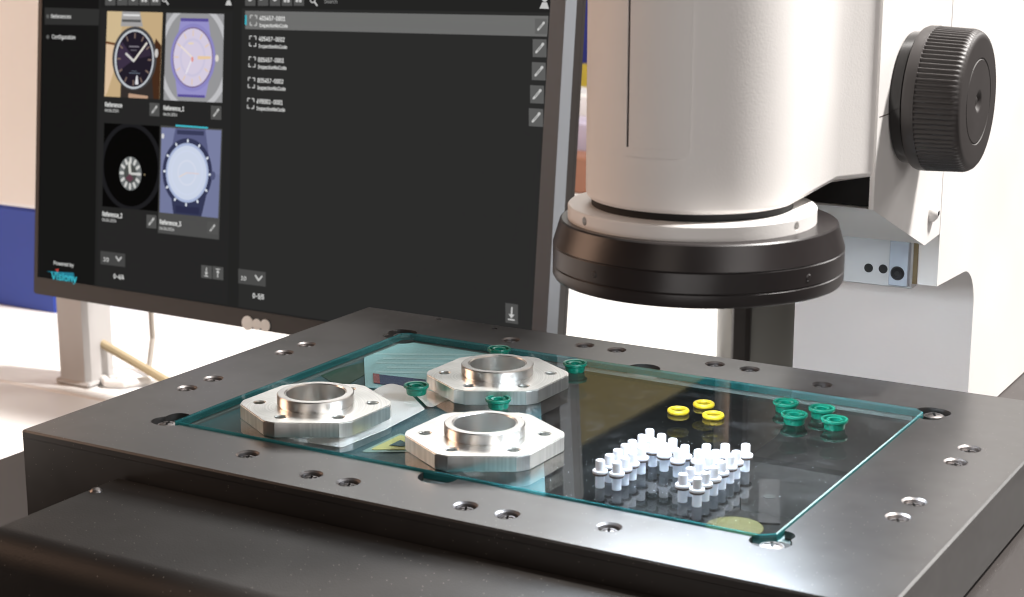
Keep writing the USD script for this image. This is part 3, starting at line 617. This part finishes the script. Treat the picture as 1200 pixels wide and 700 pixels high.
obj('stand', cat(to_monitor(neck), bx(-.54, -.34, .360 - .02, .355 + .12, -.079, -.066, .003)), 'bezel_black', mon)
scr = obj('screen', to_monitor(prism(sbox(3.9, 13.9, 473.6, 288.1), -1.0, 0)), tone(.017), mon)
LAYER = .22
def ui(name, poly, z, t):
    if poly.is_empty: return
    return obj(name, to_monitor(prism(poly, z, z + .1)), tone(t), scr)
for nm, tn, ly, pts in UI_QUADS:
    ui(nm, Polygon(pts).buffer(0).intersection(sbox(4.2, 14.2, 473.2, 287)), LAYER * ly, tn)

def icon_shape(kind, s):
    L = lambda pts, w=.16: LineString([(x * s, y * s) for x, y in pts]).buffer(w * s, 4)
    if kind == 'pencil': return unary_union([L([(-.45, -.55), (.35, .35)], .16), L([(.45, .5), (.5, .55)], .2)]).difference(L([(-.25, -.30), (.25, .25)], .05))
    if kind == 'down': return unary_union([L([(0, .7), (0, -.3)], .1), Polygon([(-.4 * s, -.1 * s), (.4 * s, -.1 * s), (0, -.6 * s)]), L([(-.4, -.75), (.4, -.75)], .08)])
    if kind == 'up': return unary_union([L([(0, -.7), (0, .3)], .1), Polygon([(-.4 * s, .1 * s), (.4 * s, .1 * s), (0, .6 * s)]), L([(-.4, .75), (.4, .75)], .08)])
    if kind == 'focus':
        q = sbox(-.6 * s, -.75 * s, .6 * s, .75 * s); f = q.buffer(.2 * s).difference(q.buffer(.02 * s))
        return f.difference(sbox(-.22 * s, -2 * s, .22 * s, 2 * s)).difference(sbox(-2 * s, -.3 * s, 2 * s, .3 * s))
    if kind == 'chevron': return L([(-.6, .3), (0, -.35), (.6, .3)], .13)
    if kind == 'search': return unary_union([Point(-.1 * s, .15 * s).buffer(.5 * s).difference(Point(-.1 * s, .15 * s).buffer(.34 * s)), L([(.25, -.2), (.7, -.65)], .12)])
    if kind == 'person': return unary_union([Point(0, .4 * s).buffer(.35 * s), Polygon([(-.6 * s, -.7 * s), (.6 * s, -.7 * s), (.3 * s, 0), (-.3 * s, 0)])])
    if kind == 'grid': return unary_union([sbox(x * s, y * s, (x + .5) * s, (y + .5) * s) for x in (-.6, .1) for y in (-.6, .1)])
    if kind == 'dash': return L([(-.5, -.2), (.5, .2)], .12)
    return Point(0, 0).buffer(.45 * s)
for kind, cx, cy, s in UI_ICONS:
    ui('icon', affinity.translate(icon_shape(kind, s), cx, cy), LAYER * 4, .55 if kind not in ('mini',) else .12)
for s, x, y, h, ang, col, bold, w in UI_TEXT:
    tm = meshkit.text_mesh(s, h * .92, .1, bold)
    if w: tm.apply_scale([w / max(np.ptp(tm.vertices[:, 0]), 1e-6), 1, 1])
    tm.apply_transform(trimesh.transformations.rotation_matrix(math.radians(ang), [0, 0, 1])); tm.apply_translation([x, y, LAYER * 5])
    obj('lettering', to_monitor(tm), tone(col), scr)
obj('logo_mark', to_monitor(prism(Polygon([(14, 20), (27, 24), (25, 19), (46, 15), (44, 22), (30, 21)]), LAYER * 4, LAYER * 4 + .1)), tone((.02, .20, .28)), scr)
obj('logo_mark', to_monitor(prism(Polygon([(24, 22.5), (28, 23.5), (27, 20.5)]), LAYER * 6, LAYER * 6 + .1)), tone('red'), scr)

# pictures of watches inside their tiles
def unit(tile):
    """maps the unit square (0..1, y up) onto a tile (corners: top left, top right, bottom right, bottom left)"""
    tl, tr, br, bl_ = [np.array(p) for p in tile]
    return lambda p: tuple((bl_ * (1 - p[0]) + br * p[0]) * (1 - p[1]) + (tl * (1 - p[0]) + tr * p[0]) * p[1])
def watch(tile, back, shapes):
    f = unit(tile); whole = sbox(0, 0, 1, 1)
    tp = lambda g: unary_union([Polygon([f(p) for p in q.exterior.coords], [[f(p) for p in h.coords] for h in q.interiors]) for q in getattr(g, 'geoms', [g]) if q.geom_type == 'Polygon' and not q.is_empty])
    pic = obj('watch_picture', to_monitor(prism(tp(whole), LAYER * 3, LAYER * 3 + .05)), tone(back), scr)
    z = LAYER * 3 + .08
    by = {}
    for sh, c in shapes:
        g = sh.intersection(whole)
        if g.is_empty: continue
        g = tp(g)
        for q in getattr(g, 'geoms', [g]):
            if q.geom_type == 'Polygon' and not q.is_empty: ui('watch_picture_detail', q, z, c)
        z += .06
E = lambda cx, cy, rx, ry: affinity.scale(Point(cx, cy).buffer(1, 24), rx, ry, origin=(cx, cy))
def hand(cx, cy, dx, dy, w=.018): return LineString([(cx, cy), (cx + dx, cy + dy)]).buffer(w, 4)
def ticks(cx, cy, rx, ry, r0, r1, w, n=12): return unary_union([LineString([(cx + rx * r0 * math.cos(a), cy + ry * r0 * math.sin(a)), (cx + rx * r1 * math.cos(a), cy + ry * r1 * math.sin(a))]).buffer(w, 3) for a in np.linspace(0, 2 * math.pi, n, endpoint=False)])
watch(UI_TILES[0], (.55, .40, .22), [
    (Polygon([(0, .62), (.25, .6), (.3, 1), (0, 1)]), (.62, .48, .28)), (Polygon([(.05, .05), (.2, .4), (.15, .62), (0, .62), (0, 0)]), (.72, .53, .35)),
    (Polygon([(.82, 0), (1, 0), (1, .62), (.9, .7), (.8, .4)]), (.06, .025, .012)), (Polygon([(.0, .62), (.2, .60), (.2, .63), (0, .65)]), (.16, .07, .03)),
    (Polygon([(.26, .83), (.66, .83), (.60, 1), (.28, 1)]), (.36, .35, .35)), (Polygon([(.28, .88), (.62, .88), (.62, .91), (.28, .91)]), (.10, .10, .10)), (Polygon([(.30, .95), (.60, .95), (.60, .97), (.30, .97)]), (.75, .75, .75)),
    (Polygon([(.30, 0), (.90, .0), (.86, .25), (.3, .2)]), (.035, .028, .026)), (Polygon([(.45, 0), (.8, 0), (.8, .03), (.45, .05)]), (.5, .32, .22)),
    (E(.53, .46, .40, .37), (.06, .06, .065)), (E(.53, .45, .355, .345), (.55, .58, .62)), (E(.535, .45, .325, .322), (.016, .012, .022)),
    (Polygon([(.535, .45), (.25, .30), (.22, .5), (.30, .65)]), (.045, .030, .060)), (Polygon([(.535, .45), (.75, .68), (.84, .5)]), (.035, .024, .045)),
    (E(.93, .53, .03, .05), (.6, .58, .56)), (ticks(.535, .45, .31, .305, .82, .98, .010), (.20, .14, .12)),
    (hand(.53, .43, .22, .21, .012), (.80, .76, .68)), (hand(.53, .43, -.14, .08, .014), (.65, .64, .62)), (Polygon([(.57, .16), (.63, .16), (.61, .26), (.59, .26)]), (.75, .75, .78)),
    (sbox(.44, .59, .62, .605), (.22, .20, .24)), (sbox(.47, .55, .58, .56), (.14, .13, .16)), (sbox(.46, .285, .66, .292), (.16, .20, .26)), (sbox(.50, .31, .60, .316), (.14, .17, .22))])
watch(UI_TILES[1], (.30, .30, .31), [
    (E(.5, .5, .62, .62).difference(E(.5, .5, .54, .56)), (.52, .52, .54)), (Polygon([(.26, .93), (.74, .93), (.80, .66), (.20, .66)]), (.30, .28, .58)), (Polygon([(.24, .05), (.72, .05), (.80, .34), (.18, .34)]), (.30, .28, .58)),
    (sbox(.26, .91, .74, .945), (.10, .08, .30)), (sbox(.25, .045, .71, .075), (.10, .08, .30)), (E(.49, .5, .385, .385), (.26, .24, .54)), (E(.49, .5, .345, .345), (.20, .14, .26)), (E(.49, .5, .33, .33), (.66, .60, .74)),
    (E(.49, .5, .22, .22).difference(E(.49, .5, .19, .19)), (.60, .56, .72)), (ticks(.49, .5, .33, .33, .76, .92, .010), (.74, .58, .48)), (Polygon([(.58, .48), (.80, .49), (.80, .52), (.58, .52)]), (.80, .58, .36)), (hand(.49, .5, -.20, .12, .010), (.82, .72, .66)), (hand(.49, .5, -.10, -.18, .010), (.82, .78, .84)), (E(.49, .48, .02, .03), (.75, .30, .26)), (E(.91, .50, .03, .04), (.70, .66, .60)), (E(.46, .66, .05, .012), (.78, .66, .50))])
watch(UI_TILES[2], (.0015, .0015, .0015), [
    (E(.5, .5, .56, .52).difference(E(.5, .5, .49, .47)), (.012, .012, .014)), (E(.5, .42, .20, .20), (.15, .16, .16)), (ticks(.5, .42, .19, .19, .70, .92, .018), (.62, .62, .60)), (E(.5, .42, .11, .11), (.07, .075, .07)),
    (hand(.5, .42, -.02, .12, .022), (.62, .62, .58)), (hand(.5, .42, .15, .0, .014), (.6, .6, .58)), (Polygon([(.42, .36), (.5, .42), (.56, .36), (.5, .32)]), (.12, .05, .07)), (E(.76, .42, .012, .012), (.25, .20, .12))])
watch(UI_TILES[3], (.19, .21, .36), [
    (sbox(0, 0, 1, .5), (.17, .19, .33)), (Polygon([(.24, 1), (.74, 1), (.82, .66), (.16, .66)]), (.10, .11, .22)), (Polygon([(.24, 0), (.72, 0), (.82, .34), (.16, .34)]), (.035, .04, .09)), (sbox(.27, .93, .72, .98), (.04, .045, .10)), (sbox(.28, .02, .68, .10), (.025, .028, .07)),
    (E(.46, .49, .42, .40), (.035, .04, .09)), (E(.46, .49, .36, .345), (.60, .66, .80)), (E(.46, .49, .36, .345).difference(E(.46, .49, .33, .315)), (.40, .47, .68)), (ticks(.46, .49, .385, .37, .98, 1.02, .013), (.75, .80, .88)),
    (E(.46, .49, .16, .15).difference(E(.46, .49, .14, .13)), (.66, .70, .82)), (E(.46, .49, .27, .26).difference(E(.46, .49, .255, .245)), (.62, .68, .84)), (E(.90, .48, .04, .05), (.08, .09, .18)), (hand(.46, .49, -.12, -.05, .010), (.72, .66, .66)), (hand(.46, .49, .2, .0, .008), (.70, .62, .66)), (E(.04, .90, .02, .03), (.7, .7, .7))])

# ------------------------------------------------------------------ things behind
t = thing('post', 'polished grey metal post behind the ring light on the white table', 'post', (-.150, .625, -.08))
obj('shaft', lathe([(0, .0), (.0385, .0), (.0385, .40), (0, .40)], 48), 'post_steel', t, smooth=30)
obj('dark_strip', bx(-.012, .004, -.043, -.034, .001, .39, .003), 'bezel_black', t)
t = thing('equipment_case', 'blue case with a white cabinet body at the left behind the monitor', 'case', (-1.05, .60, -.092))
obj('blue_front', bx(-.30, .165, -.03, .20, 0, .116, .003), 'case_blue', t)
obj('white_top', bx(-.31, .175, -.035, .20, .117, .62, .004), 'case_white', t)
t = thing('power_adapter', 'grey upright power box standing on the white table under the monitor', 'power box', (-.685, .40, -.08))
obj('housing', bx(-.017, .019, -.015, .02, 0, .115, .004), 'pillar_grey', t)
obj('foot', bx(-.019, .021, -.017, .022, 0, .005, .002), 'pillar_grey', t)
obj('cable', tube([(-.655, .45, .02), (-.653, .452, -.01), (-.655, .455, -.05), (-.648, .44, -.076), (-.62, .43, -.077), (-.55, .45, -.077)], .0025), 'cable_grey', label='thin grey cable hanging down beside the grey power box', category='cable')
obj('tan_stick', tube([(-.667, .405, -.045), (-.60, .42, -.077), (-.585, .424, -.077)], .004), 'tan_plastic', label='tan stick leaning from the grey power box onto the white table', category='stick')
t = thing('banner_stand', 'dark blue banner with a yellow stripe in the hall behind the monitor', 'banner', (-.86, 1.78, -.9))
obj('blue_field', bx(-.5, .5, 0, .02, .95, 1.17, .002), 'banner_blue', t)
obj('yellow_stripe', bx(-.5, .5, -.002, .0, .905, .965, .0), 'banner_yellow', t)
obj('leg', bx(-.02, .02, .0, .03, 0, .95, .002), 'bezel_grey', t)
obj('white_carton', bx(-1.0, -.70, 1.60, 1.69, -.079, .040, .003), 'case_white', label='white carton on the far edge of the table under the banner', category='carton')
obj('lilac_box', bx(-.97, -.72, 1.52, 1.59, -.079, .010, .003), 'lilac_card', label='lilac box in front of the white carton on the far table edge', category='box')
obj('brown_box', bx(-.98, -.71, 1.45, 1.51, -.079, -.028, .003), 'brown_wood', label='low brown box in front of the lilac box on the table', category='box')
obj('khaki_cloth', cat(*[at(m, 0, 0, 0) for m in [profile_y([(-1.62, .60), (-.80, .60), (-.93, .78), (-1.32, 1.04), (-1.62, 1.25)], 2.40, 2.42)]]), 'khaki_cloth', label='khaki cloth added unseen in the hall for its mirror image in the glass plate', category='cloth')  # unseen piece added, outlined to give the olive reflection in the glass
obj('pale_cable', tube([(-.72, .47, -.074), (-.70, .44, -.0745), (-.69, .42, -.075), (-.655, .395, -.0755), (-.64, .40, -.0755), (-.60, .47, -.0755), (-.52, .50, -.0755)], .0035), 'case_white', label='pale cable lying on the white table around the grey power box', category='cable')
q = thing('cable_plug', 'small tan plug on the white table at the end of the stick', 'plug', (-.585, .424, -.08), 20)
obj('plug_body', bx(-.012, .012, -.008, .008, 0, .014, .003), 'tan_plastic', q)
obj('plug_tip', bx(.0121, .024, -.004, .004, .003, .010, .001), 'cable_grey', q)
